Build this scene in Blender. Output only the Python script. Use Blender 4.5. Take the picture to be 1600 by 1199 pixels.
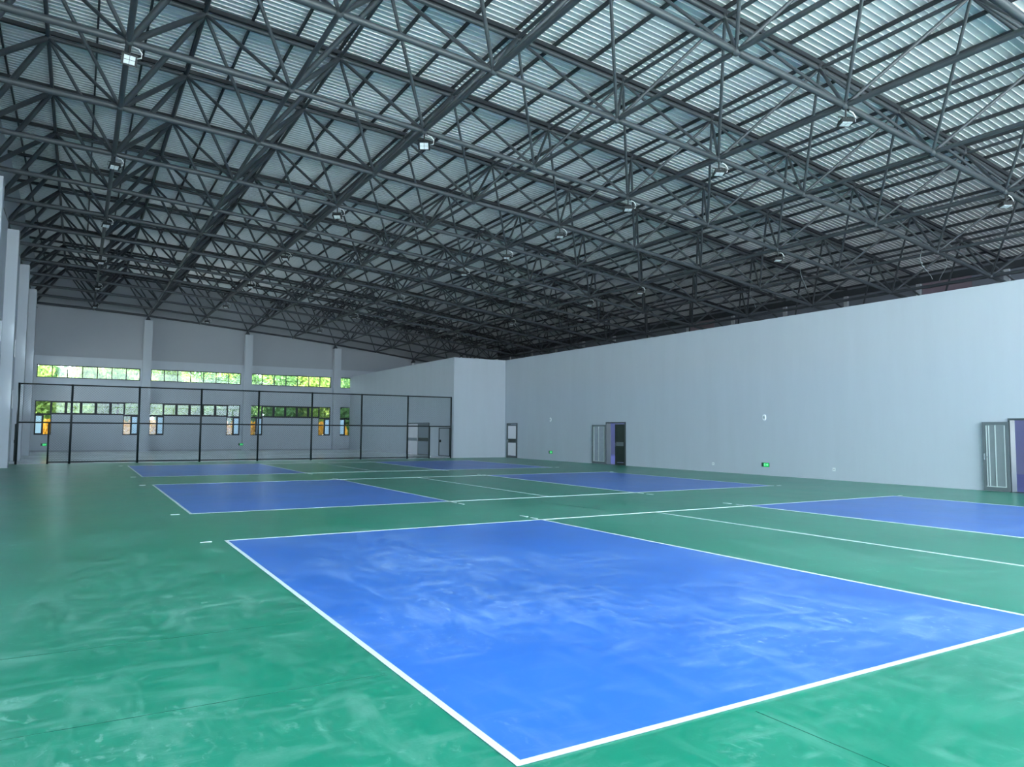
import bpy, math, random
from mathutils import Vector, Matrix, Euler
random.seed(7)
for o in list(bpy.data.objects):
    bpy.data.objects.remove(o, do_unlink=True)
scene = bpy.context.scene
COL = scene.collection

# ------------------------------------------------------------------ camera
CAM_F, CAM_YAW, CAM_PITCH, CAM_ROLL, CAM_H = 1136.80, 0.5367, 0.0649, 0.0071, 1.779
cd = bpy.data.cameras.new('camera')
cd.sensor_fit = 'HORIZONTAL'; cd.sensor_width = 36.0
cd.lens = CAM_F / 1600.0 * 36.0
cd.clip_start = 0.05; cd.clip_end = 600
cam = bpy.data.objects.new('camera', cd); COL.objects.link(cam)
_cy, _sy, _cp, _sp = math.cos(CAM_YAW), math.sin(CAM_YAW), math.cos(CAM_PITCH), math.sin(CAM_PITCH)
_fw = Vector((_sy*_cp, _cy*_cp, _sp)); _rt = Vector((_cy, -_sy, 0)); _up = _rt.cross(_fw)
_r2 = _rt*math.cos(CAM_ROLL) + _up*math.sin(CAM_ROLL)
_u2 = -_rt*math.sin(CAM_ROLL) + _up*math.cos(CAM_ROLL)
cam.matrix_world = Matrix(((_r2.x, _u2.x, -_fw.x, 0), (_r2.y, _u2.y, -_fw.y, 0),
                           (_r2.z, _u2.z, -_fw.z, CAM_H), (0, 0, 0, 1)))
scene.camera = cam

# ------------------------------------------------------------------ world, sun, exposure
world = bpy.data.worlds.new('world'); scene.world = world
world.use_nodes = True
_bg = world.node_tree.nodes['Background']
_bg.inputs[0].default_value = (0.68, 0.85, 1.0, 1)
_bg.inputs[1].default_value = 3.4
sd = bpy.data.lights.new('sun', 'SUN'); sd.energy = 11.0; sd.angle = 0.02; sd.color = (1.0, 0.93, 0.8)
sun = bpy.data.objects.new('sun', sd); COL.objects.link(sun)
sun.rotation_euler = Vector((0.12, 0.5, -0.86)).to_track_quat('-Z', 'Y').to_euler()
sun.location = (-20, -10, 40)
vs = scene.view_settings
vs.view_transform = 'Standard'; vs.look = 'None'; vs.gamma = 1.0; vs.use_curve_mapping = False
vs.exposure = 1.9

# ------------------------------------------------------------------ helpers
def lin(c):
    def f(v):
        v /= 255.0
        return v/12.92 if v <= 0.04045 else ((v+0.055)/1.055)**2.4
    return (f(c[0]), f(c[1]), f(c[2]), 1)

MATS = {}
def mat(name, rgb, rough=0.6, metal=0.0, spec=0.5, var=0.0, vscale=3.0, rvar=0.0, bump=0.0, bscale=40.0, emit=None, estr=0.0, stretch=(1, 1, 1), obj=False):
    m = bpy.data.materials.new(name); m.use_nodes = True
    nt = m.node_tree; b = nt.nodes['Principled BSDF']
    b.inputs['Roughness'].default_value = rough
    b.inputs['Metallic'].default_value = metal
    b.inputs['Specular IOR Level'].default_value = spec
    b.inputs['Base Color'].default_value = lin(rgb)
    if var or rvar or bump:
        tc = nt.nodes.new('ShaderNodeTexCoord'); mp = nt.nodes.new('ShaderNodeMapping')
        mp.inputs['Scale'].default_value = stretch
        if obj:
            nt.links.new(tc.outputs['Object'], mp.inputs['Vector'])
        else:
            g = nt.nodes.new('ShaderNodeNewGeometry'); nt.links.new(g.outputs['Position'], mp.inputs['Vector'])
        n = nt.nodes.new('ShaderNodeTexNoise'); n.inputs['Scale'].default_value = vscale
        n.inputs['Detail'].default_value = 6; n.inputs['Roughness'].default_value = 0.6
        nt.links.new(mp.outputs[0], n.inputs['Vector'])
        if var:
            mx = nt.nodes.new('ShaderNodeMix'); mx.data_type = 'RGBA'
            c = lin(rgb)
            mx.inputs[6].default_value = (c[0]*(1-var), c[1]*(1-var), c[2]*(1-var), 1)
            mx.inputs[7].default_value = (min(1, c[0]*(1+var)), min(1, c[1]*(1+var)), min(1, c[2]*(1+var)), 1)
            nt.links.new(n.outputs['Fac'], mx.inputs[0]); nt.links.new(mx.outputs[2], b.inputs['Base Color'])
        if rvar:
            mr = nt.nodes.new('ShaderNodeMapRange'); mr.inputs['From Min'].default_value = 0.3; mr.inputs['From Max'].default_value = 0.7
            mr.inputs['To Min'].default_value = rough-rvar; mr.inputs['To Max'].default_value = rough+rvar
            nt.links.new(n.outputs['Fac'], mr.inputs['Value']); nt.links.new(mr.outputs[0], b.inputs['Roughness'])
        if bump:
            n2 = nt.nodes.new('ShaderNodeTexNoise'); n2.inputs['Scale'].default_value = bscale
            nt.links.new(mp.outputs[0], n2.inputs['Vector'])
            bp = nt.nodes.new('ShaderNodeBump'); bp.inputs['Strength'].default_value = bump; bp.inputs['Distance'].default_value = 0.01
            nt.links.new(n2.outputs['Fac'], bp.inputs['Height']); nt.links.new(bp.outputs[0], b.inputs['Normal'])
    if emit:
        b.inputs['Emission Color'].default_value = lin(emit); b.inputs['Emission Strength'].default_value = estr
    MATS[name] = m
    return m

def floor_mat(name, rgb, dust, rough, amount):
    """painted sports floor with pale dusty scuffs, smears and patches"""
    m = bpy.data.materials.new(name); m.use_nodes = True
    nt = m.node_tree; N = nt.nodes; L = nt.links; b = N['Principled BSDF']
    g = N.new('ShaderNodeNewGeometry')
    def noise(scale, detail, rgh, dist, st, rot=0.0):
        mp = N.new('ShaderNodeMapping'); mp.inputs['Scale'].default_value = st; mp.inputs['Rotation'].default_value = (0, 0, rot)
        L.new(g.outputs['Position'], mp.inputs['Vector'])
        n = N.new('ShaderNodeTexNoise'); n.inputs['Scale'].default_value = scale; n.inputs['Detail'].default_value = detail
        n.inputs['Roughness'].default_value = rgh; n.inputs['Distortion'].default_value = dist
        L.new(mp.outputs[0], n.inputs['Vector'])
        return n.outputs['Fac']
    def ramp(src, lo, hi, a, c):
        r = N.new('ShaderNodeMapRange'); r.inputs['From Min'].default_value = lo; r.inputs['From Max'].default_value = hi
        r.inputs['To Min'].default_value = a; r.inputs['To Max'].default_value = c
        L.new(src, r.inputs['Value']); return r.outputs[0]
    def op(kind, a, c):
        q = N.new('ShaderNodeMath'); q.operation = kind
        for i, s in enumerate((a, c)):
            if isinstance(s, float): q.inputs[i].default_value = s
            else: L.new(s, q.inputs[i])
        return q.outputs[0]
    patch = ramp(noise(0.35, 6, 0.65, 0.2, (1, 1, 1)), 0.40, 0.62, 0.0, 1.0)
    smear = ramp(noise(4.0, 6, 0.62, 0.7, (1.0, 0.3, 1), 0.5), 0.50, 0.68, 0.0, 0.55)
    smear2 = ramp(noise(5.5, 6, 0.62, 0.5, (0.3, 1.0, 1), -0.35), 0.51, 0.68, 0.0, 0.55)
    spot = ramp(noise(11, 4, 0.62, 0.9, (1, 0.7, 1), 0.9), 0.57, 0.67, 0.0, 0.8)
    fine = ramp(noise(38, 3, 0.6, 0.0, (1, 1, 1)), 0.3, 0.7, 0.55, 1.0)
    s = op('MULTIPLY', op('MAXIMUM', smear, smear2), op('ADD', op('MULTIPLY', patch, 0.8), 0.2))
    s = op('MAXIMUM', s, op('MULTIPLY', spot, patch))
    s = op('MULTIPLY', s, fine)
    s = op('ADD', s, op('MULTIPLY', patch, 0.09))
    s = op('MULTIPLY', s, amount)
    mx = N.new('ShaderNodeMix'); mx.data_type = 'RGBA'; mx.clamp_factor = True
    mx.inputs[6].default_value = lin(rgb); mx.inputs[7].default_value = lin(dust)
    L.new(s, mx.inputs[0])
    tone = ramp(noise(0.5, 5, 0.6, 0.3, (1, 1, 1)), 0.3, 0.7, 0.88, 1.08)
    mm = N.new('ShaderNodeMix'); mm.data_type = 'RGBA'; mm.blend_type = 'MULTIPLY'; mm.inputs[0].default_value = 1.0
    cc = N.new('ShaderNodeCombineColor'); 
    for i in range(3): L.new(tone, cc.inputs[i])
    L.new(mx.outputs[2], mm.inputs[6]); L.new(cc.outputs[0], mm.inputs[7])
    L.new(mm.outputs[2], b.inputs['Base Color'])
    L.new(ramp(s, 0.0, 0.6, rough-0.04, rough+0.25), b.inputs['Roughness'])
    b.inputs['Specular IOR Level'].default_value = 0.5
    n2 = noise(60, 2, 0.5, 0, (1, 1, 1))
    bp = N.new('ShaderNodeBump'); bp.inputs['Strength'].default_value = 0.05; bp.inputs['Distance'].default_value = 0.003
    L.new(n2, bp.inputs['Height']); L.new(bp.outputs[0], b.inputs['Normal'])
    MATS[name] = m

floor_mat('green_paint', (20, 138, 110), (175, 218, 208), 0.32, 0.8)
floor_mat('blue_paint', (54, 118, 214), (175, 205, 240), 0.34, 0.85)
floor_mat('pale_paint', (232, 238, 236), (232, 236, 232), 0.16, 0.4)
floor_mat('room_paint', (124, 128, 196), (165, 175, 220), 0.35, 0.3)
mat('line_paint', (226, 238, 240), 0.5, var=0.06, vscale=6)
mat('joint', (20, 92, 74), 0.6)
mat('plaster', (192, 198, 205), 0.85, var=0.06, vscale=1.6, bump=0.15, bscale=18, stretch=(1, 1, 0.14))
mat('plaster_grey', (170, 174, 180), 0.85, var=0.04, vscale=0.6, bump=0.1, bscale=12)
mat('outer_grey', (112, 116, 126), 0.85, var=0.06, vscale=0.5)
mat('outer_pink', (128, 112, 122), 0.85, var=0.06, vscale=0.5)
mat('room_wall', (196, 198, 214), 0.85, var=0.03)
mat('frame_steel', (66, 71, 76), 0.48, metal=0.15, var=0.12, vscale=1.6)
mat('beam_steel', (48, 52, 58), 0.55, metal=0.1, var=0.12, vscale=2)
mat('roof_sheet', (224, 229, 232), 0.2, metal=0.2, var=0.05, vscale=0.5, rvar=0.05, bump=0.12, bscale=1.6)
mat('window_frame', (30, 34, 38), 0.5)
mat('fence_paint', (22, 34, 36), 0.5)
mat('fence_wire', (40, 54, 54), 0.6)
mat('door_frame', (74, 82, 84), 0.4, metal=0.5, var=0.08)
mat('door_grey', (104, 112, 114), 0.42, metal=0.4, var=0.08, vscale=4)
mat('door_panel', (128, 136, 138), 0.4, metal=0.4, var=0.1, vscale=5)
mat('door_dark', (62, 72, 66), 0.25, metal=0.5, var=0.2, vscale=4)
mat('door_trim', (205, 212, 208), 0.3, metal=0.6)
mat('film', (246, 242, 246), 0.2, var=0.05, vscale=8, bump=0.5, bscale=7)
mat('film_grey', (150, 158, 166), 0.25, var=0.12, vscale=6, bump=0.6, bscale=6)
mat('chrome', (200, 204, 206), 0.2, metal=1.0)
mat('sign_green', (30, 175, 90), 0.4, emit=(30, 200, 95), estr=0.35)
mat('sign_dark', (26, 70, 52), 0.4)
mat('white_plastic', (235, 238, 238), 0.4)
mat('lamp_black', (34, 36, 38), 0.5)
mat('lamp_lens', (214, 220, 224), 0.3)
mat('wire_grey', (168, 176, 180), 0.5)
mat('ground', (196, 196, 192), 0.9, var=0.1, vscale=0.4)
mat('grass', (96, 128, 58), 0.9, var=0.2, vscale=0.6)
mat('bark', (92, 76, 60), 0.9, var=0.2, vscale=6)
def leaf_mat(name, rgb):
    m = mat(name, rgb, 0.7, var=0.35, vscale=1.3)
    nt = m.node_tree; b = nt.nodes['Principled BSDF']; out = nt.nodes['Material Output']
    tr = nt.nodes.new('ShaderNodeBsdfTranslucent')
    mx = nt.nodes.new('ShaderNodeMixShader'); mx.inputs[0].default_value = 0.45
    src = b.inputs['Base Color'].links[0].from_socket
    nt.links.new(src, tr.inputs[0])
    nt.links.new(b.outputs[0], mx.inputs[1]); nt.links.new(tr.outputs[0], mx.inputs[2]); nt.links.new(mx.outputs[0], out.inputs[0])
leaf_mat('leaf_green', (116, 150, 72)); leaf_mat('leaf_lime', (138, 162, 80)); leaf_mat('leaf_yellow', (206, 150, 40)); leaf_mat('leaf_deep', (92, 128, 74))
def glass_mat(name, tint, refl):
    m = bpy.data.materials.new(name); m.use_nodes = True; nt = m.node_tree; out = nt.nodes['Material Output']
    nt.nodes.remove(nt.nodes['Principled BSDF'])
    t = nt.nodes.new('ShaderNodeBsdfTransparent'); t.inputs[0].default_value = tint
    g = nt.nodes.new('ShaderNodeBsdfGlossy'); g.inputs['Roughness'].default_value = 0.03
    fr = nt.nodes.new('ShaderNodeFresnel'); fr.inputs[0].default_value = refl
    mx = nt.nodes.new('ShaderNodeMixShader')
    nt.links.new(fr.outputs[0], mx.inputs[0]); nt.links.new(t.outputs[0], mx.inputs[1]); nt.links.new(g.outputs[0], mx.inputs[2]); nt.links.new(mx.outputs[0], out.inputs[0])
    MATS[name] = m
glass_mat('glass', (0.93, 0.96, 0.96, 1), 1.45)
def sky_glass_mat(name, tint):
    m = bpy.data.materials.new(name); m.use_nodes = True; nt = m.node_tree; out = nt.nodes['Material Output']
    b = nt.nodes['Principled BSDF']; b.inputs['Base Color'].default_value = lin(tint); b.inputs['Roughness'].default_value = 0.25
    tr = nt.nodes.new('ShaderNodeBsdfTranslucent'); tr.inputs[0].default_value = lin(tint)
    mx = nt.nodes.new('ShaderNodeMixShader'); mx.inputs[0].default_value = 0.6
    nt.links.new(b.outputs[0], mx.inputs[1]); nt.links.new(tr.outputs[0], mx.inputs[2]); nt.links.new(mx.outputs[0], out.inputs[0])
    MATS[name] = m
sky_glass_mat('glass_sky_tint', (205, 222, 235))  # pale blue stands in for sky reflected in the framed sashes

class MB:
    def __init__(s): s.v = []; s.f = []
    def box(s, x0, x1, y0, y1, z0, z1):
        b = len(s.v)
        s.v += [(x0, y0, z0), (x1, y0, z0), (x1, y1, z0), (x0, y1, z0), (x0, y0, z1), (x1, y0, z1), (x1, y1, z1), (x0, y1, z1)]
        s.f += [tuple(b+i for i in q) for q in ((0, 3, 2, 1), (4, 5, 6, 7), (0, 1, 5, 4), (1, 2, 6, 5), (2, 3, 7, 6), (3, 0, 4, 7))]
        return s
    def prism(s, pts, ax, a, c):
        """extrude 2-D outline along axis ax ('x','y','z')"""
        b = len(s.v); n = len(pts)
        for t in (a, c):
            for p in pts:
                s.v.append({'x': (t, p[0], p[1]), 'y': (p[0], t, p[1]), 'z': (p[0], p[1], t)}[ax])
        s.f.append(tuple(range(b, b+n))); s.f.append(tuple(range(b+2*n-1, b+n-1, -1)))
        for i in range(n):
            j = (i+1) % n
            s.f.append((b+j, b+i, b+n+i, b+n+j))
        return s
    def tube(s, pts, r, n=6):
        pts = [Vector(p) for p in pts]; b = len(s.v)
        for k, p in enumerate(pts):
            d = (pts[min(k+1, len(pts)-1)]-pts[max(k-1, 0)]).normalized()
            a = d.cross(Vector((0, 0, 1)) if abs(d.z) < 0.9 else Vector((1, 0, 0))).normalized(); c = d.cross(a)
            rr = r[k] if isinstance(r, (list, tuple)) else r
            for i in range(n):
                t = 2*math.pi*i/n
                s.v.append(tuple(p + (a*math.cos(t)+c*math.sin(t))*rr))
        for k in range(len(pts)-1):
            for i in range(n):
                j = (i+1) % n
                s.f.append((b+k*n+i, b+k*n+j, b+(k+1)*n+j, b+(k+1)*n+i))
        s.f.append(tuple(b+i for i in range(n-1, -1, -1))); e = b+(len(pts)-1)*n
        s.f.append(tuple(e+i for i in range(n)))
        return s
    def mesh(s, name, m, smooth=False):
        me = bpy.data.meshes.new(name); me.from_pydata(s.v, [], s.f); me.update()
        me.materials.append(MATS[m])
        if smooth:
            me.polygons.foreach_set('use_smooth', [True]*len(me.polygons))
        return me
    def build(s, name, m, parent=None, smooth=False, loc=None):
        return place(name, s.mesh(name, m, smooth), parent, loc)

def place(name, me, parent=None, loc=None, rot=None, scale=None):
    o = bpy.data.objects.new(name, me); COL.objects.link(o)
    if parent: o.parent = parent
    if loc is not None: o.location = loc
    if rot is not None:
        if hasattr(rot, 'w'): o.rotation_mode = 'QUATERNION'; o.rotation_quaternion = rot
        else: o.rotation_euler = rot
    if scale is not None: o.scale = scale
    return o
def empty(name, loc=(0, 0, 0), rz=0.0):
    o = bpy.data.objects.new(name, None); COL.objects.link(o); o.location = loc; o.rotation_euler = (0, 0, rz); o.empty_display_size = 0.2
    return o
def tag(o, label=None, cat=None, group=None, kind=None):
    if label: o['label'] = label
    if cat: o['category'] = cat
    if group: o['group'] = group
    if kind: o['kind'] = kind
    return o
ORD = ['first', 'second', 'third', 'fourth', 'fifth', 'sixth', 'seventh', 'eighth', 'ninth', 'tenth', 'eleventh', 'twelfth', 'thirteenth', 'fourteenth', 'fifteenth', 'sixteenth']

# ------------------------------------------------------------------ dimensions
XL, XR, XP, XO = -3.02, 24.7, 20.85, 36.2        # left wall, right wall, partition, outer wall
YB, YC, YF, YR = -9.0, 42.4, 63.45, -15.0                   # open rear end, partition corner, far wall, unseen overhang added to block sun
WTOP = 6.53
DX, BX, DY, BY = 3.7331, 0.6675, 4.0464, 10.5974
ZB = [10.9, 10.76, 10.56, 10.29, 9.97, 9.67, 9.29, 8.89, 8.43, 7.97, 7.5]     # bottom nodes i=-1..9
ZT = [13.21, 13.04, 12.82, 12.59, 12.29, 11.97, 11.57, 11.07, 10.57, 10.05]     # top nodes i=-1..8
JB = list(range(-3, 12)); JT = list(range(-3, 11))
def nb(i, j): return Vector((BX+DX*i, BY+DY*(j+2), ZB[i+1]))
def nt_(i, j): return Vector((BX+DX*(i+.5), BY+DY*(j+2.5), ZT[i+1]))
def ztop(x):
    t = (x-BX)/DX-.5
    k = max(-1, min(7, math.floor(t))); a, b = ZT[k+1], ZT[k+2]
    return a+(b-a)*(t-k)

# ------------------------------------------------------------------ floor and court markings
floor = MB().box(XL-.3, XR+.1, YB, YF+.3, -.2, 0).build('floor', 'green_paint'); tag(floor, 'green painted sports hall floor with white dust scuffs', kind='structure')
tag(MB().box(XL, XP, YC+.12, YF, -.02, .004).build('floor_finish', 'pale_paint', floor), 'pale grey glossy floor behind the fence')
CX0, LW = 2.07, .05
def strip(x0, x1, y0, y1, name='court_line', m='line_paint', z=.006):
    MB().box(x0, x1, y0, y1, -.02, z).build(name, m, floor)
for cy in (3.40, 16.56, 29.80):
    for zx in (CX0, CX0+12):
        MB().box(zx, zx+6, cy, cy+9, -.02, .003).build('blue_court_zone', 'blue_paint', floor)
    for y in (cy, cy+9-LW): strip(CX0, CX0+18, y, y+LW)
    for x in (CX0, CX0+18-LW): strip(x, x+LW, cy+LW, cy+9-LW)
    for x in (CX0+6-LW/2, CX0+9-LW/2, CX0+12-LW/2): strip(x, x+LW, cy+LW, cy+9-LW)
    for y in (cy, cy+9-LW):
        for xa in (CX0-.36, CX0+18.2): strip(xa, xa+.17, y, y+LW, 'service_mark')
    for x in (CX0+6, CX0+12):
        for k in range(2):
            strip(x-LW/2, x+LW/2, cy+9.13+.38*k, cy+9.35+.42*k, 'attack_line_dash')
            strip(x-LW/2, x+LW/2, cy-.35-.42*k, cy-.13-.38*k, 'attack_line_dash')
for a in ((-3, 2.0, 5.14, 5.147), (-3, 2.0, 6.89, 6.897), (3.79, 3.797, -9, 3.3), (10.2, 10.207, 13, 16)):
    strip(a[0], a[1], a[2], a[3], 'floor_joint', 'joint', .001)

# ------------------------------------------------------------------ walls
def wall_y(mb, x0, x1, y0, y1, z0, z1, holes):
    """wall running along Y with rectangular holes (ya, yb, za, zb) sorted by ya"""
    y = y0
    for (ya, yb, za, zb) in holes:
        if ya > y: mb.box(x0, x1, y, ya, z0, z1)
        if za > z0: mb.box(x0, x1, ya, yb, z0, za)
        if zb < z1: mb.box(x0, x1, ya, yb, zb, z1)
        y = yb
    if y < y1: mb.box(x0, x1, y, y1, z0, z1)
    return mb
D1 = (9.70, 11.50, 0, 2.27); D2 = (29.80, 31.45, 0, 2.28); D3 = (40.78, 42.12, 0, 2.28)
DP = (46.15, 50.1, 0, 2.30)
TH = .24
tag(wall_y(MB(), XR, XR+TH, YB, YC+TH, 0, WTOP, [D1, D2, D3]).build('wall_right', 'plaster'), 'long white plastered partition wall on the right with three doors', kind='structure')
tag(MB().box(XP, XR, YC, YC+TH, 0, WTOP).build('wall_return', 'plaster'), 'short white return wall at the end of the fence', kind='structure')
tag(wall_y(MB(), XP, XP+TH, YC+TH, YF, 0, WTOP, [DP]).build('wall_partition', 'plaster'), 'white partition wall behind the chain link fence', kind='structure')
# unseen slab added over the side rooms to keep hall light out
slab = MB(); slab.box(XR+TH, XO, YB, YF, 3.3, 3.5); slab.box(XP+TH, XR+TH, YC+TH, YF, 3.3, 3.5)
tag(slab.build('ceiling_rooms', 'plaster_grey'), 'unseen concrete slab added over the side rooms', kind='structure')
rf = MB(); rf.box(XR+.1, XO, YB, YF, -.2, 0.0); rf.box(XP+TH, XR+.1, YC+TH, YF, -.18, .006)
tag(rf.build('floor_rooms', 'room_paint'), 'violet blue floor of the rooms behind the doors', kind='structure')
# outer wall behind the side rooms, with unseen openings added low down for daylight
oh = [(-4.0, 8.0, .35, 3.2), (19.0, 27.5, .35, 3.2), (28.5, 41.0, .35, 3.2), (49.0, 60.0, .35, 3.2)]
tag(wall_y(MB(), XO, XO+.24, YB, YF+.3, 0, 3.4, oh).build('wall_rooms', 'room_wall'), 'pale rear wall of the side rooms', kind='structure')
wo = tag(MB().box(XO, XO+.24, YB, YF+.3, 3.4, 9.9).build('wall_outer', 'outer_grey'), 'dim grey outer wall seen above the right partition', kind='structure')
for k in range(-3, 11):
    MB().box(XO-.12, XO, 20.7+DY*k-.12, 20.7+DY*k+.12, 3.5, 9.3).build('pilaster', 'plaster_grey', wo)
MB().box(XO-.16, XO, YB, YF, 9.3, 9.62).build('ring_beam', 'beam_steel', wo)
for y0 in (18.2, 34.5):
    MB().box(XO-.03, XO, y0, y0+2.35, 7.2, 9.3).build('wall_panel', 'outer_pink', wo)
# left wall with columns, unseen strip windows added for side light
LB = [(-8.6, -2.0), (-1.2, 6.1), (7.0, 14.2), (15.1, 22.2), (23.2, 30.3), (31.3, 38.4), (39.4, 46.5), (47.5, 54.6), (55.6, 62.9)]
LZ = [(2.75, 3.75), (5.46, 6.41)]
lw = MB()
wall_y(lw, XL-.24, XL, YB, YF+.3, 0, 4.8, [(a, b)+LZ[0] for a, b in LB])
wall_y(lw, XL-.24, XL, YB, YF+.3, 4.8, 13.85, [(a, b)+LZ[1] for a, b in LB])
wl = tag(lw.build('wall_left', 'plaster'), 'tall white left wall with projecting columns', kind='structure')
for j in range(-3, 12, 2):
    y = BY+DY*(j+2)
    if y < 9 or j == 11: continue
    MB().box(XL, XL+.44, y-.3, y+.3, 0, ZB[0]-.36).build('column', 'plaster', wl)
# far wall: bays with window openings
BAYS = [(-2.76, 4.02), (4.76, 11.52), (12.28, 19.12), (19.94, 26.6)]
SW = 1.06
ZU, ZL, ZS = (5.46, 6.41), (2.75, 3.75), (1.24, 2.75)
wf = MB(); Y0, Y1 = YF, YF+.3
edges = [XL] + [v for b in BAYS for v in b] + [XO]
for k in range(0, len(edges)-1, 2): wf.box(edges[k], edges[k+1], Y0, Y1, 0, 7.08)
for (a, b) in BAYS:
    wf.box(a, b, Y0, Y1, 0, ZS[0]); wf.box(a+SW, b-SW, Y0, Y1, ZS[0], ZL[0])
    wf.box(a, b, Y0, Y1, ZL[1], ZU[0]); wf.box(a, b, Y0, Y1, ZU[1], 7.08)
wfo = tag(wf.build('wall_far', 'plaster'), 'far end wall with two rows of strip windows between columns', kind='structure')
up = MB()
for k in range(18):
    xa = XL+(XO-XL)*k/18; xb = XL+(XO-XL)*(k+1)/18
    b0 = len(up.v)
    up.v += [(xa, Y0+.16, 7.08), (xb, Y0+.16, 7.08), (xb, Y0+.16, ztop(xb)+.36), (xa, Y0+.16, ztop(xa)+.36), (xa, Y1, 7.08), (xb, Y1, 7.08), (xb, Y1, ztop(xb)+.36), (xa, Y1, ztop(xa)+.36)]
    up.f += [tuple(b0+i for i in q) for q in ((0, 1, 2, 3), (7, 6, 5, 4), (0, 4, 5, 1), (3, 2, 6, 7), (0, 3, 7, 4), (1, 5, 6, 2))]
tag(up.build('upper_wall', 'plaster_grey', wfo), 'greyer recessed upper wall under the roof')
for (a, b) in BAYS: MB().box(a, b, Y0-.06, Y0, 4.4, 5.38).build('beam', 'plaster', wfo)
for i in (1, 3, 5, 7, 9):
    x = nb(i, 11).x + .04*i
    MB().box(x-.3, x+.3, Y0-.5, Y0, 0, ZB[i+1]-.36).build('column', 'plaster', wfo)
# trim: pale base strip along the far wall
tag(MB().box(XL, XP, YF-.03, YF, 0.005, .1).build('baseboard_far', 'plaster_grey'), 'thin grey skirting along the far wall', kind='structure')
tag(MB().box(XR-.018, XR, YB, D1[0]-.1, .0, .1).box(XR-.018, XR, D1[1]+.1, D2[0]-.1, .0, .1).box(XR-.018, XR, D2[1]+.1, D3[0]-.1, .0, .1).build('baseboard_right', 'plaster'), 'low white skirting along the right wall', kind='structure')

# ------------------------------------------------------------------ windows
WN = [0]
def strip_window(a, b, z0, z1, npane, sashes, label, frame=.06, first_gap=0.0, sky_tinted=()):
    WN[0] += 1
    w = empty('window_%d' % WN[0], ((a+b)/2, YF+.12, z0)); tag(w, label, kind='structure')
    ox, oz = (a+b)/2, z0; W, H = b-a, z1-z0
    f = MB()
    f.box(a-ox, b-ox, -.03, .03, 0, frame); f.box(a-ox, b-ox, -.03, .03, H-frame, H)
    f.box(a-ox, a-ox+frame, -.03, .03, frame, H-frame); f.box(b-ox-frame, b-ox, -.03, .03, frame, H-frame)
    f.build('window_frame', 'window_frame', w)
    pw = W/npane
    mull = MB().box(-frame/2, frame/2, -.03, .03, frame, H-frame).mesh('mullion', 'window_frame')
    pane = MB().box(-pw/2+frame*.5, pw/2-frame*.5, -.004, .004, frame, H-frame).mesh('pane', 'glass')
    panef = MB().box(-pw/2+frame*.5, pw/2-frame*.5, -.004, .004, frame, H-frame).mesh('pane', 'glass_sky_tint')
    s = .06; sm = MB()
    h = pw/2-frame*.5
    sm.box(-h, h, -.05, -.012, frame, frame+s); sm.box(-h, h, -.05, -.012, H-frame-s, H-frame)
    sm.box(-h, -h+s, -.05, -.012, frame+s, H-frame-s); sm.box(h-s, h, -.05, -.012, frame+s, H-frame-s)
    sash = sm.mesh('sash', 'window_frame')
    for k in range(npane):
        x = a-ox+pw*(k+.5)
        p = place('pane', panef if k in sky_tinted else pane, w, (x, 0, 0))
        if k in sashes: place('sash', sash, w, (x, 0, 0))
        if k: place('mullion', mull, w, (a-ox+pw*k, 0, 0))
BN = ['first bay from the left wall', 'second bay from the left wall', 'third bay from the left wall', 'bay next to the white partition']
for k, (a, b) in enumerate(BAYS):
    strip_window(a, b, ZU[0], ZU[1], 7, (), 'upper strip window in the ' + BN[k])
    strip_window(a, b, ZL[0], ZL[1], 7, (1, 2, 3, 4, 5), 'lower strip window with dark sashes in the ' + BN[k])
    left = (0,) if k in (0, 3) else (1,)
    strip_window(a, a+SW, ZS[0], ZS[1], 2, left, 'low narrow window at the left of the ' + BN[k], sky_tinted=left)
    if k < 3: strip_window(b-SW, b, ZS[0], ZS[1], 2, (1,), 'low narrow window at the right of the ' + BN[k], sky_tinted=(1,))

for k, (a, b) in enumerate(LB):  # windows out of view, added to brighten the hall from the left
    for r, (z0, z1) in enumerate(LZ):
        WN[0] += 1
        w = empty('window_%d' % WN[0], (XL-.12, (a+b)/2, z0)); tag(w, '%s strip window added unseen in the left wall, %s bay from the rear' % (('lower', 'upper')[r], ORD[k]), kind='structure')
        W, H = (b-a)/2, z1-z0
        f = MB().box(-.03, .03, -W, W, 0, .05).box(-.03, .03, -W, W, H-.05, H).box(-.03, .03, -W, -W+.05, .05, H-.05).box(-.03, .03, W-.05, W, .05, H-.05)
        f.build('window_frame', 'window_frame', w)
        pw = 2*W/6
        mu = MB().box(-.03, .03, -.025, .025, .05, H-.05).mesh('mullion', 'window_frame'); pa = MB().box(-.004, .004, -pw/2+.025, pw/2-.025, .05, H-.05).mesh('pane', 'glass')
        for n_ in range(6):
            place('pane', pa, w, (0, -W+pw*(n_+.5), 0))
            if n_: place('mullion', mu, w, (0, -W+pw*n_, 0))

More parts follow.
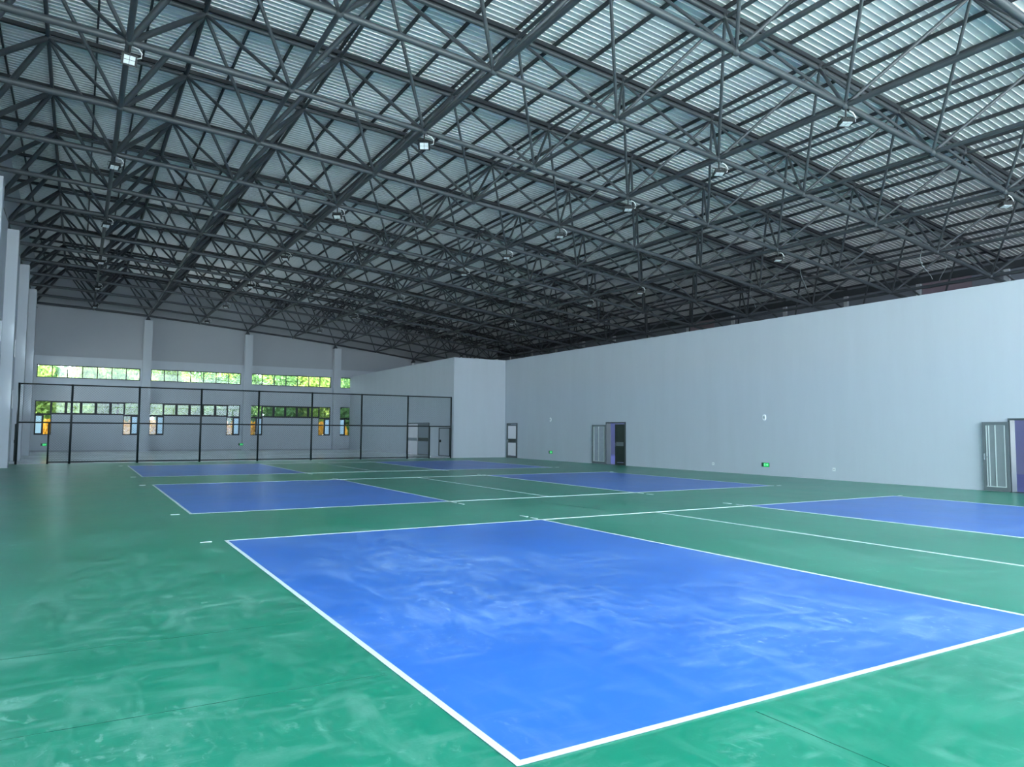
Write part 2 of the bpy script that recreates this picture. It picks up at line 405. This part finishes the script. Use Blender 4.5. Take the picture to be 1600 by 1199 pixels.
# ------------------------------------------------------------------ roof: corrugated sheets, purlins, beams
ceil = tag(empty('ceiling', (0, 0, 0)), 'pitched corrugated steel roof on purlins and beams', kind='structure')
xs = [-4.4] + [BX+DX*(i+.5) for i in range(-1, 9)] + [37.5]
SH = .35
prof = []          # (y offset, z offset) over one metre sheet: flat pans with narrow folded seams
for r in range(5):
    y = r*.2
    prof += [(y, 0), (y+.166, 0), (y+.170, -.028), (y+.186, -.026)]
prof.append((1.0, 0))
sm = MB()
for x in xs:
    for (py, pz) in prof: sm.v.append((x, py, ztop(x)+SH+pz))
n = len(prof)
for k in range(len(xs)-1):
    for i in range(n-1): sm.f.append((k*n+i, k*n+i+1, (k+1)*n+i+1, (k+1)*n+i))
b0 = len(sm.v)
for x in xs:
    for (py, pz) in prof: sm.v.append((x, py, ztop(x)+SH+.1))
for k in range(len(xs)-1): sm.f.append((b0+k*n, b0+(k+1)*n, b0+(k+1)*n+n-1, b0+k*n+n-1))
sheet = sm.mesh('roof_sheet', 'roof_sheet')
for k in range(int(YF+.3-YR)+1): place('roof_sheet', sheet, ceil, (0, YR+k, 0))
for k in range(-4, 30):
    x = BX+DX*.5+DX*k/3.0
    if not (-4.2 < x < 37.3): continue
    z = ztop(x)
    MB().box(x-.028, x+.028, YR, YF+.25, z+SH-.135, z+SH-.03).build('purlin', 'beam_steel', ceil)
bm_ = MB()
for x in xs:
    z = ztop(x)
    bm_.v += [(x, -.05, z+.10), (x, .05, z+.10), (x, .05, z+SH-.13), (x, -.05, z+SH-.13)]
for k in range(len(xs)-1):
    for i in range(4): bm_.f.append((k*4+i, k*4+(i+1) % 4, k*4+4+(i+1) % 4, k*4+4+i))
beam = bm_.mesh('roof_beam', 'beam_steel')
for j in range(-6, 11): place('roof_beam', beam, ceil, (0, BY+DY*(j+2.5), 0))

# ------------------------------------------------------------------ space frame
sf = empty('space_frame', (0, 0, 0)); tag(sf, 'dark grey steel space frame of tubes and ball joints under the roof', 'roof frame')
def unit_tube(name, n=8):
    mb = MB(); rings = ((0, .42), (.045, 1), (.955, 1), (1, .42))
    for (t, r) in rings:
        for i in range(n): mb.v.append((math.cos(2*math.pi*i/n)*r, math.sin(2*math.pi*i/n)*r, t))
    for k in range(3):
        for i in range(n): mb.f.append((k*n+i, k*n+(i+1) % n, (k+1)*n+(i+1) % n, (k+1)*n+i))
    me = mb.mesh(name, 'frame_steel', True)
    return me
TUBE = unit_tube('tube')
def ball(name, r, m):
    mb = MB(); nu, nv = 10, 6
    mb.v.append((0, 0, -r))
    for a in range(1, nv):
        ph = -math.pi/2+math.pi*a/nv
        for b in range(nu): mb.v.append((r*math.cos(ph)*math.cos(2*math.pi*b/nu), r*math.cos(ph)*math.sin(2*math.pi*b/nu), r*math.sin(ph)))
    mb.v.append((0, 0, r)); e = len(mb.v)-1
    for b in range(nu): mb.f.append((0, 1+(b+1) % nu, 1+b)); mb.f.append((e, e-nu+b, e-nu+(b+1) % nu))
    for a in range(nv-2):
        for b in range(nu): mb.f.append((1+a*nu+b, 1+a*nu+(b+1) % nu, 1+(a+1)*nu+(b+1) % nu, 1+(a+1)*nu+b))
    return mb.mesh(name, m, True)
BALL = ball('node_ball', 1.0, 'frame_steel')
def member(name, a, b, r):
    d = b-a; place(name, TUBE, sf, a, d.to_track_quat('Z', 'Y'), (r, r, d.length))
for i in range(-1, 10):
    for j in JB:
        p = nb(i, j)
        place('node_ball', BALL, sf, p, None, (.105,)*3)
        heavy = .025 if i <= 0 else 0
        if i < 9: member('bottom_chord_tube', p, nb(i+1, j), .078+heavy*.6)
        if j < JB[-1]: member('bottom_chord_tube', p, nb(i, j+1), .062 if i % 2 else .072)
for i in range(-1, 9):
    for j in JT:
        p = nt_(i, j)
        place('node_ball', BALL, sf, p, None, (.1,)*3)
        place('roof_post', TUBE, sf, p, None, (.07, .07, .14))
        if i < 8: member('top_chord_tube', p, nt_(i+1, j), .066)
        if j < JT[-1]: member('top_chord_tube', p, nt_(i, j+1), .055)
webs = []
for i in range(-1, 9):
    for j in JT:
        p = nt_(i, j)
        for (di, dj) in ((0, 0), (1, 0), (0, 1), (1, 1)):
            q = nb(i+di, j+dj)
            webs.append((((p+q)/2-cam.matrix_world.translation).length, q, p, ({-1: .085, 0: .08, 1: .072, 2: .06}.get(i, .045) if di == 0 else (.05 if i <= 1 else .043))))
webs.sort(key=lambda t: t[0])
# the members nearest the camera that fall inside the view come first as single parts
inv = cam.matrix_world.inverted()
def seen(w):
    for t in (.1, .5, .9):
        c = inv @ (w[1].lerp(w[2], t))
        if c.z < 0:
            u = c.x/-c.z*CAM_F; v = c.y/-c.z*CAM_F
            if abs(u) < 830 and abs(v) < 630: return True
    return False
vis = [w for w in webs if seen(w)]; rest = [w for w in webs if not seen(w)]
for w in vis[:300]: member('web_tube', w[1], w[2], w[3])
mb = MB()
for w in vis[300:]+rest: mb.tube([w[1], w[1].lerp(w[2], .04), w[1].lerp(w[2], .96), w[2]], [w[3]*.42, w[3], w[3], w[3]*.42], 6)
tag(mb.build('web_tubes', 'frame_steel', sf), kind='stuff')
# pedestals on the columns
ped = MB()
for (z, r) in ((-.37, .17), (-.33, .17), (-.1, .07), (0, .07)):
    for i in range(4):
        ped.v.append(((r if i in (0, 3) else -r), (r if i < 2 else -r), z))
for k in range(3):
    for i in range(4): ped.f.append((k*4+i, k*4+(i+1) % 4, k*4+4+(i+1) % 4, k*4+4+i))
ped.f.append((0, 3, 2, 1))
PED = ped.mesh('pedestal', 'frame_steel')
for j in range(-1, 12, 2): place('pedestal', PED, sf, nb(-1, j))
for i in (1, 3, 5, 7, 9): place('pedestal', PED, sf, nb(i, 11))

# ------------------------------------------------------------------ floodlights hung from the bottom nodes
hb = MB()
hb.prism([(-.17, -.03), (.17, -.03), (.15, .05), (-.15, .05)], 'y', -.13, .13)
for k in range(5): hb.box(-.13+.06*k, -.11+.06*k, -.11, .11, .05, .085)
HOUSING = hb.mesh('housing', 'lamp_black')
lm = MB()
for a in (-1, 1):
    for b in (-1, 1): lm.box(a*.062-.056, a*.062+.056, b*.05-.044, b*.05+.044, -.042, -.03)
LENS = lm.mesh('lens', 'lamp_lens')
BRK = MB().tube([(-.19, 0, .0), (-.19, 0, .14), (.19, 0, .14), (.19, 0, .0)], .012, 4).mesh('bracket', 'lamp_black')
STEM = MB().tube([(0, 0, .14), (0, 0, .34)], .02, 6).mesh('stem', 'lamp_black')
CABLE = MB().tube([(.1, 0, .3), (.2, .02, .27), (.27, .02, .17), (.26, .02, .06), (.17, .01, .03)], .016, 6).mesh('cable', 'white_plastic', True)
ROWN = {0: 'row nearest the left wall', 2: 'second row from the left wall', 4: 'third row from the left wall', 6: 'row nearest the right wall'}
for i, js in ((0, [0, 2, 4, 6, 8, 10]), (2, [0, 2, 4, 6, 8, 10]), (4, [-2, -1, 0, 1, 2, 3, 5, 7, 9]), (6, [-2, 0, 2, 3, 5, 7])):
    for k, j in enumerate(js):
        p = nb(i, j) + Vector((0.02, 0, -.42))
        e = empty('floodlight', p, .0)
        tag(e, '%s floodlight from the front in the hanging %s' % (ORD[k], ROWN[i]), 'floodlight', 'floodlights under the roof frame')
        tilt = -1.05 if (i == 0 and j == 0) else (-.75 if (i, j) == (2, 0) else (-.35 if i < 4 else -.12))
        rot = Euler((tilt, 0, -.5 if i >= 2 else .15))
        h = place('housing', HOUSING, e, None, rot); place('lens', LENS, h)
        place('bracket', BRK, e, None, Euler((0, 0, rot.z))); place('stem', STEM, e)
        place('cable', CABLE, e, None, Euler((0, 0, -.4)))

# ------------------------------------------------------------------ chain link fence
FY = 42.25
fence = empty('chain_link_fence', (9, FY, 0)); tag(fence, 'tall dark green chain link fence across the far end of the hall', 'fence')
posts = [-2.5] + [-.3+2.985*k for k in range(8)]
def loc(x): return x-9
def P(x): return (loc(x), 0)
FH, FM = 3.93, 2.02
pm = MB().tube([(0, 0, 0), (0, 0, FH)], .05, 8).mesh('post', 'fence_paint', True)
pm_thin = MB().tube([(0, 0, 0), (0, 0, FM)], .04, 8).mesh('post', 'fence_paint', True)
for x in posts: place('post', pm, fence, (loc(x), 0, 0))
place('post', pm_thin, fence, (loc(-1.22), 0, 0)); place('post', pm_thin, fence, (loc(19.1), 0, 0))
for a, b in zip(posts[:-1], posts[1:]):
    for z in (FH-.04, FM): MB().tube([(loc(a), 0, z), (loc(b), 0, z)], .038, 6).build('rail', 'fence_paint', fence, True)
low = [-1.22] + posts[1:-1] + [19.1]
for a, b in zip(low[:-1], low[1:]): MB().tube([(loc(a), 0, .09), (loc(b), 0, .09)], .034, 6).build('rail', 'fence_paint', fence, True)
def chain(mb, x0, x1, z0, z1, pitch=.085, r=.0033, y=0.0):
    """two crossing families of diagonal wires clipped to a rectangle"""
    W, H = x1-x0, z1-z0; k = -H
    while k < W:
        for s in (0, 1):
            a = max(k, 0); za = a-k; b = min(k+H, W); zb = b-k
            if b-a > .01:
                if s == 0: pa, pb = (x0+a, y, z0+za), (x0+b, y, z0+zb)
                else: pa, pb = (x0+a, y+.006, z1-za), (x0+b, y+.006, z1-zb)
                mb.tube([pa, pb], r, 3)
        k += pitch*1.414
    return mb
for a, b in zip(posts[:-1], posts[1:]):
    tag(chain(MB(), loc(a), loc(b), FM, FH-.04).build('upper_wire_mesh', 'fence_wire', fence), kind='stuff')
for a, b in zip(low[:-1], low[1:]):
    tag(chain(MB(), loc(a), loc(b), .09, FM).build('lower_wire_mesh', 'fence_wire', fence), kind='stuff')
def gate(hx, w, ang, side):
    g = empty('gate', (loc(hx), .02, 0)); g.parent = fence; g.rotation_euler = (0, 0, ang)
    g['label'] = 'open gate leaf at the %s end of the fence' % side
    s = -1 if w < 0 else 1
    f = MB().tube([(s*.05, 0, .12), (w, 0, .12)], .03, 6).tube([(s*.05, 0, FM-.1), (w, 0, FM-.1)], .03, 6).tube([(s*.05, 0, .09), (s*.05, 0, FM-.07)], .03, 6).tube([(w, 0, .09), (w, 0, FM-.07)], .03, 6)
    f.build('gate_frame', 'fence_paint', g)
    tag(chain(MB(), min(s*.05, w), max(s*.05, w), .12, FM-.1).build('gate_wire_mesh', 'fence_wire', g), kind='stuff')
    MB().box(w*.9-.04, w*.9+.04, -.05, .05, 1.0, 1.16).build('latch', 'fence_paint', g)
gate(-2.5, 1.2, math.radians(97), 'left')
gate(20.55, -1.4, math.radians(-85), 'right')

# ------------------------------------------------------------------ doors
def leaf(parent, w, h, style, loc_, ang, handle=True):
    """door leaf in its own XZ plane, hinge at x=0, width along +x"""
    l = empty('leaf', loc_); l.parent = parent; l.rotation_euler = (0, 0, ang)
    body, pan = {'grey': ('door_grey', 'door_panel'), 'light': ('door_grey', 'film_grey'), 'dark': ('door_dark', 'door_dark'), 'film': ('door_grey', 'film'), 'wrapped': ('film', 'film'), 'blue': ('door_grey', 'film_grey')}[style]
    t = .025; s = .09
    b = MB(); b.box(0, w, -t, t, 0, s*1.3); b.box(0, w, -t, t, h-s, h); b.box(0, s, -t, t, s*1.3, h-s); b.box(w-s, w, -t, t, s*1.3, h-s)
    b.build('leaf_frame', body, l)
    if style in ('grey', 'light'):
        m = w/2
        for (x0, x1) in ((s, m), (m, w-s)):
            MB().box(x0+.012, x1-.012, -t*.5, t*.5, s*1.3, h-s).build('panel', pan, l)
        for x in (w-s-.03, w-s-.1, m, s+.02):
            MB().box(x-.012, x+.012, -t-.008, t+.008, s*1.3+.02, h-s-.02).build('trim_strip', 'door_trim', l)
        MB().box(s, w-s, -t-.008, t+.008, s*1.3, s*1.3+.025).build('trim_strip', 'door_trim', l)
    else:
        cuts = (s*1.3, .98, 1.22, h-s)
        for k in range(3):
            MB().box(s, w-s, -t*(.5 if k != 1 else .8), t*(.5 if k != 1 else .8), cuts[k]+.015, cuts[k+1]-.015).build('panel', pan if k != 1 else {'dark': 'door_grey', 'wrapped': 'film_grey'}.get(style, 'door_dark'), l)
            MB().box(s, w-s, -t, t, cuts[k+1]-.015, cuts[k+1]+.015).build('rail', body, l)
    if handle:
        for sd_ in (-1, 1):
            MB().box(w-.075, w-.035, sd_*(t+.012)-.012, sd_*(t+.012)+.012, .95, 1.15).tube([(w-.055, sd_*(t+.02), 1.05), (w-.055, sd_*(t+.06), 1.05), (w-.17, sd_*(t+.06), 1.05)], .01, 5).build('handle', 'chrome', l)
    return l
def door_x(n, X, y0, y1, h, label, th=TH):
    d = empty('door_%d' % n, (X, (y0+y1)/2, 0)); tag(d, label, kind='structure')
    w = (y1-y0)/2; f = MB()
    f.box(-.04, th+.02, -w, -w+.06, 0, h); f.box(-.04, th+.02, w-.06, w, 0, h); f.box(-.04, th+.02, -w+.06, w-.06, h-.06, h)
    f.build('door_frame', 'door_frame', d)
    MB().box(0, th, -w+.06, w-.06, -.02, .012).build('threshold', 'door_frame', d)
    return d, w
d, w = door_x(1, XR, D1[0], D1[1], D1[3], 'grey steel door near the camera opened flat against the right wall')
leaf(d, .74, 2.14, 'grey', (-.055, w-.03, .02), math.radians(94))
leaf(d, .82, 2.14, 'grey', (.1, -w+.07, .02), math.radians(10))
d, w = door_x(2, XR, D2[0], D2[1], D2[3], 'double door in the right wall with one leaf open and one dark leaf shut')
leaf(d, 1.12, 2.12, 'light', (-.055, w-.03, .02), math.radians(94))
leaf(d, .80, 2.14, 'dark', (.0, -w+.07, .02), math.radians(90))
d, w = door_x(3, XR, D3[0], D3[1], D3[3], 'closed silver door wrapped in film at the wall corner')
leaf(d, 1.20, 2.18, 'film', (.0, -w+.07, .02), math.radians(90))
d, w = door_x(4, XP, DP[0], DP[1], DP[3], 'double door wrapped in shiny film behind the fence')
leaf(d, 1.9, 2.2, 'wrapped', (.0, w-.06, .02), math.radians(-90))
leaf(d, 1.9, 2.2, 'blue', (.0, -w+.06, .02), math.radians(90))

# ------------------------------------------------------------------ wall fittings
def exit_sign(pos, rz, label):
    e = empty('exit_sign', pos, rz); tag(e, label, 'exit sign', 'low green exit signs')
    MB().box(-.19, .19, 0, .03, -.085, .085).build('casing', 'sign_dark', e)
    MB().box(-.08, .18, -.004, 0, -.072, .072).build('sign_face', 'sign_green', e)
    # white running figure
    m = MB()
    m.prism([(-.03+.014*math.cos(t*math.pi/4), .047+.014*math.sin(t*math.pi/4)) for t in range(8)], 'y', -.007, -.004)
    for pts in ([(-.045, .03), (-.025, .03), (-.03, -.005), (-.05, -.005)], [(-.05, -.005), (-.03, -.005), (-.012, -.03), (-.024, -.034)], [(-.024, -.034), (-.012, -.03), (-.016, -.06), (-.026, -.06)],
                [(-.05, -.005), (-.036, -.005), (-.052, -.036), (-.064, -.03)], [(-.03, .026), (-.028, .016), (-.004, .008), (-.004, .016)], [(-.045, .03), (-.043, .02), (-.066, .006), (-.07, .013)]):
        m.prism(pts, 'y', -.007, -.004)
    m.build('running_figure', 'white_plastic', e)
    a = MB().prism([(.03, .014), (.11, .014), (.11, .04), (.165, 0), (.11, -.04), (.11, -.014), (.03, -.014)], 'y', -.007, -.004)
    a.build('arrow', 'white_plastic', e)
exit_sign((XR-.03, 20.78, .44), -math.pi/2, 'green exit sign low on the right wall between the two near doors')
exit_sign((XR-.03, 36.85, .5), -math.pi/2, 'small green exit sign low on the right wall near the far corner')
exit_sign((11.55, YF-.55, .5), 0, 'green exit sign low on a column of the far wall')
exit_sign((-2.1, YF-.04, .52), 0, 'green exit sign at the left end of the far wall')
def oval(rx, rz, n=14): return [(rx*math.cos(2*math.pi*k/n), rz*math.sin(2*math.pi*k/n)) for k in range(n)]
def wall_fitting(pos, rz, label):
    e = empty('wall_alarm', pos, rz); tag(e, label, 'wall alarm', 'white oval fittings on the right wall')
    MB().prism(oval(.085, .13), 'y', 0, .045).build('casing', 'white_plastic', e)
    MB().prism(oval(.05, .06), 'y', -.012, 0).build('grille', 'wire_grey', e)
    MB().box(-.02, .02, -.02, 0, -.11, -.075).build('strobe', 'lamp_lens', e)
wall_fitting((XR-.045, 20.8, 2.41), -math.pi/2, 'white oval alarm on the wall above the near exit sign')
wall_fitting((XR-.045, 36.88, 2.47), -math.pi/2, 'white oval alarm on the wall above the far exit sign')
def socket(pos, rz, label):
    e = empty('wall_socket', pos, rz); tag(e, label, 'wall socket', 'sockets low on the right wall')
    MB().box(-.06, .06, -.0, .012, -.06, .06).build('plate', 'white_plastic', e)
    MB().box(-.02, -.01, -.003, .0, -.02, .02).box(.01, .02, -.003, .0, -.02, .02).build('slots', 'lamp_black', e)
socket((XR-.012, 17.58, .4), -math.pi/2, 'white wall socket on the right wall towards the open near door')
socket((XR-.012, 23.7, .36), -math.pi/2, 'white wall socket on the right wall beyond the near exit sign')

# ------------------------------------------------------------------ loose wires hanging from the frame at the right
def hang(p, ln, sway, label):
    pts = []
    for k in range(9):
        t = k/8
        pts.append((sway*math.sin(t*3.1)*.5+sway*t*.4, sway*.6*math.sin(t*4.2), -ln*t))
    o = MB().tube(pts, .009, 4).build('hanging_wire', 'wire_grey', None, True, p)
    tag(o, label, 'wire', 'loose wires hanging from the roof frame')
for (i, j, ln, sw, off, lb) in ((7, -2, 2.3, .35, -.7, 'longest loose wire dangling from the frame at the right edge'), (7, -2, 1.4, -.25, .3, 'short loose wire beside the long one at the right edge'),
                       (7, -1, 1.2, .4, -.9, 'curled loose wire above the right wall in front of a pink panel'), (7, -1, .9, -.3, .5, 'thin loose wire hanging at a bottom joint above the right wall'),
                       (6, 0, 1.3, .3, 1.4, 'loose grey wire beside the first lamp over the right wall'), (7, 1, 1.0, .3, -.6, 'loose grey wire over the middle of the right wall')):
    n1 = nb(i+1, j) if off > 0 else nb(i-1, j)
    hang(nb(i, j)+(n1-nb(i, j))*(abs(off)/DX)+Vector((0, 0, -.04)), ln, sw, lb)

# ------------------------------------------------------------------ outside: ground, trees and yellow shrubs beyond the far windows
tag(MB().box(-90, 110, -90, 160, -.6, -.25).build('ground', 'ground'), 'paved ground outside the hall', kind='structure')
tag(MB().box(-40, 70, YF+2.2, YF+60, -.3, -.2).build('lawn', 'grass'), 'grass strip outside the far windows', kind='structure')
def foliage(name, rx, ry, rz, zc, nleaf, size, m, seed):
    rnd = random.Random(seed); mb = MB()
    blobs = []
    for k in range(16):
        while True:
            d = Vector((rnd.uniform(-1, 1), rnd.uniform(-1, 1), rnd.uniform(-1, 1)))
            if d.length < 1: break
        blobs.append((Vector((d.x*rx*.75, d.y*ry*.75, d.z*rz*.8)), rnd.uniform(.3, .5)))
    for k in range(nleaf):
        c, r = rnd.choice(blobs)
        d = Vector((rnd.gauss(0, 1), rnd.gauss(0, 1), rnd.gauss(0, 1))).normalized()*(rnd.random()**.4)
        p = c+Vector((d.x*rx*r, d.y*ry*r, d.z*rz*r)); p.z += zc
        a = Vector((rnd.gauss(0, 1), rnd.gauss(0, 1), rnd.gauss(0, .6))).normalized(); u = a.orthogonal().normalized(); w = a.cross(u)
        th = rnd.uniform(0, 6.28); e1 = (u*math.cos(th)+w*math.sin(th)); e2 = a.cross(e1); s = size*rnd.uniform(.6, 1.3)
        b = len(mb.v)
        mb.v += [tuple(p-e1*s), tuple(p+e2*s*.5), tuple(p+e1*s), tuple(p-e2*s*.5)]
        mb.f.append((b, b+1, b+2, b+3))
    return mb.mesh(name, m)
FOL = [foliage('foliage', 2.6, 2.2, 3.4, 4.4, 5200, .2, m, s) for s, m in enumerate(('leaf_green', 'leaf_lime', 'leaf_deep'))]
TRUNK = MB().tube([(0, 0, 0), (.08, .03, 1.3), (-.05, .05, 2.8), (.1, 0, 4.6)], [.2, .16, .13, .06], 7).mesh('trunk', 'bark', True)
SPOTS = []
rt = random.Random(3)
for row, (yy, n_) in enumerate(((6.2, 13), (11.5, 11))):
    for k in range(n_):
        x = -7+40*k/(n_-1)+rt.uniform(-.4, .4)
        e = empty('tree', (x*(1+.06*row), YF+yy+rt.uniform(-.8, .8), -.22), rt.uniform(0, 6.28))
        tag(e, '%s tree from the left in the %s row outside the far windows' % (ORD[k], ('front', 'back')[row]), 'tree', 'trees beyond the far windows')
        s = rt.uniform(.95, 1.15)+.2*row; e.scale = (s, s, s)
        f = place('foliage', FOL[rt.choice((0, 1, 1, 2))], e); f['kind'] = 'stuff'; place('trunk', TRUNK, e)
BUSH = foliage('foliage', 1.15, .8, 1.5, 1.75, 3200, .13, 'leaf_yellow', 9)
BST = MB().tube([(0, 0, 0), (.05, 0, .9), (0, .04, 1.7)], [.05, .04, .02], 5).mesh('stem', 'bark', True)
BL = ['leftmost', 'second', 'third', 'fourth', 'fifth', 'sixth', 'last']
for k, x in enumerate((-2.2, 3.6, 5.6, 11.1, 13.2, 18.6, 20.8)):
    e = empty('yellow_shrub', (x, YF+2.9, -.22), k*1.3)
    tag(e, '%s yellow shrub from the left outside a low narrow window' % BL[k], 'shrub', 'yellow shrubs outside the low windows')
    f = place('foliage', BUSH, e); f['kind'] = 'stuff'; place('stem', BST, e)
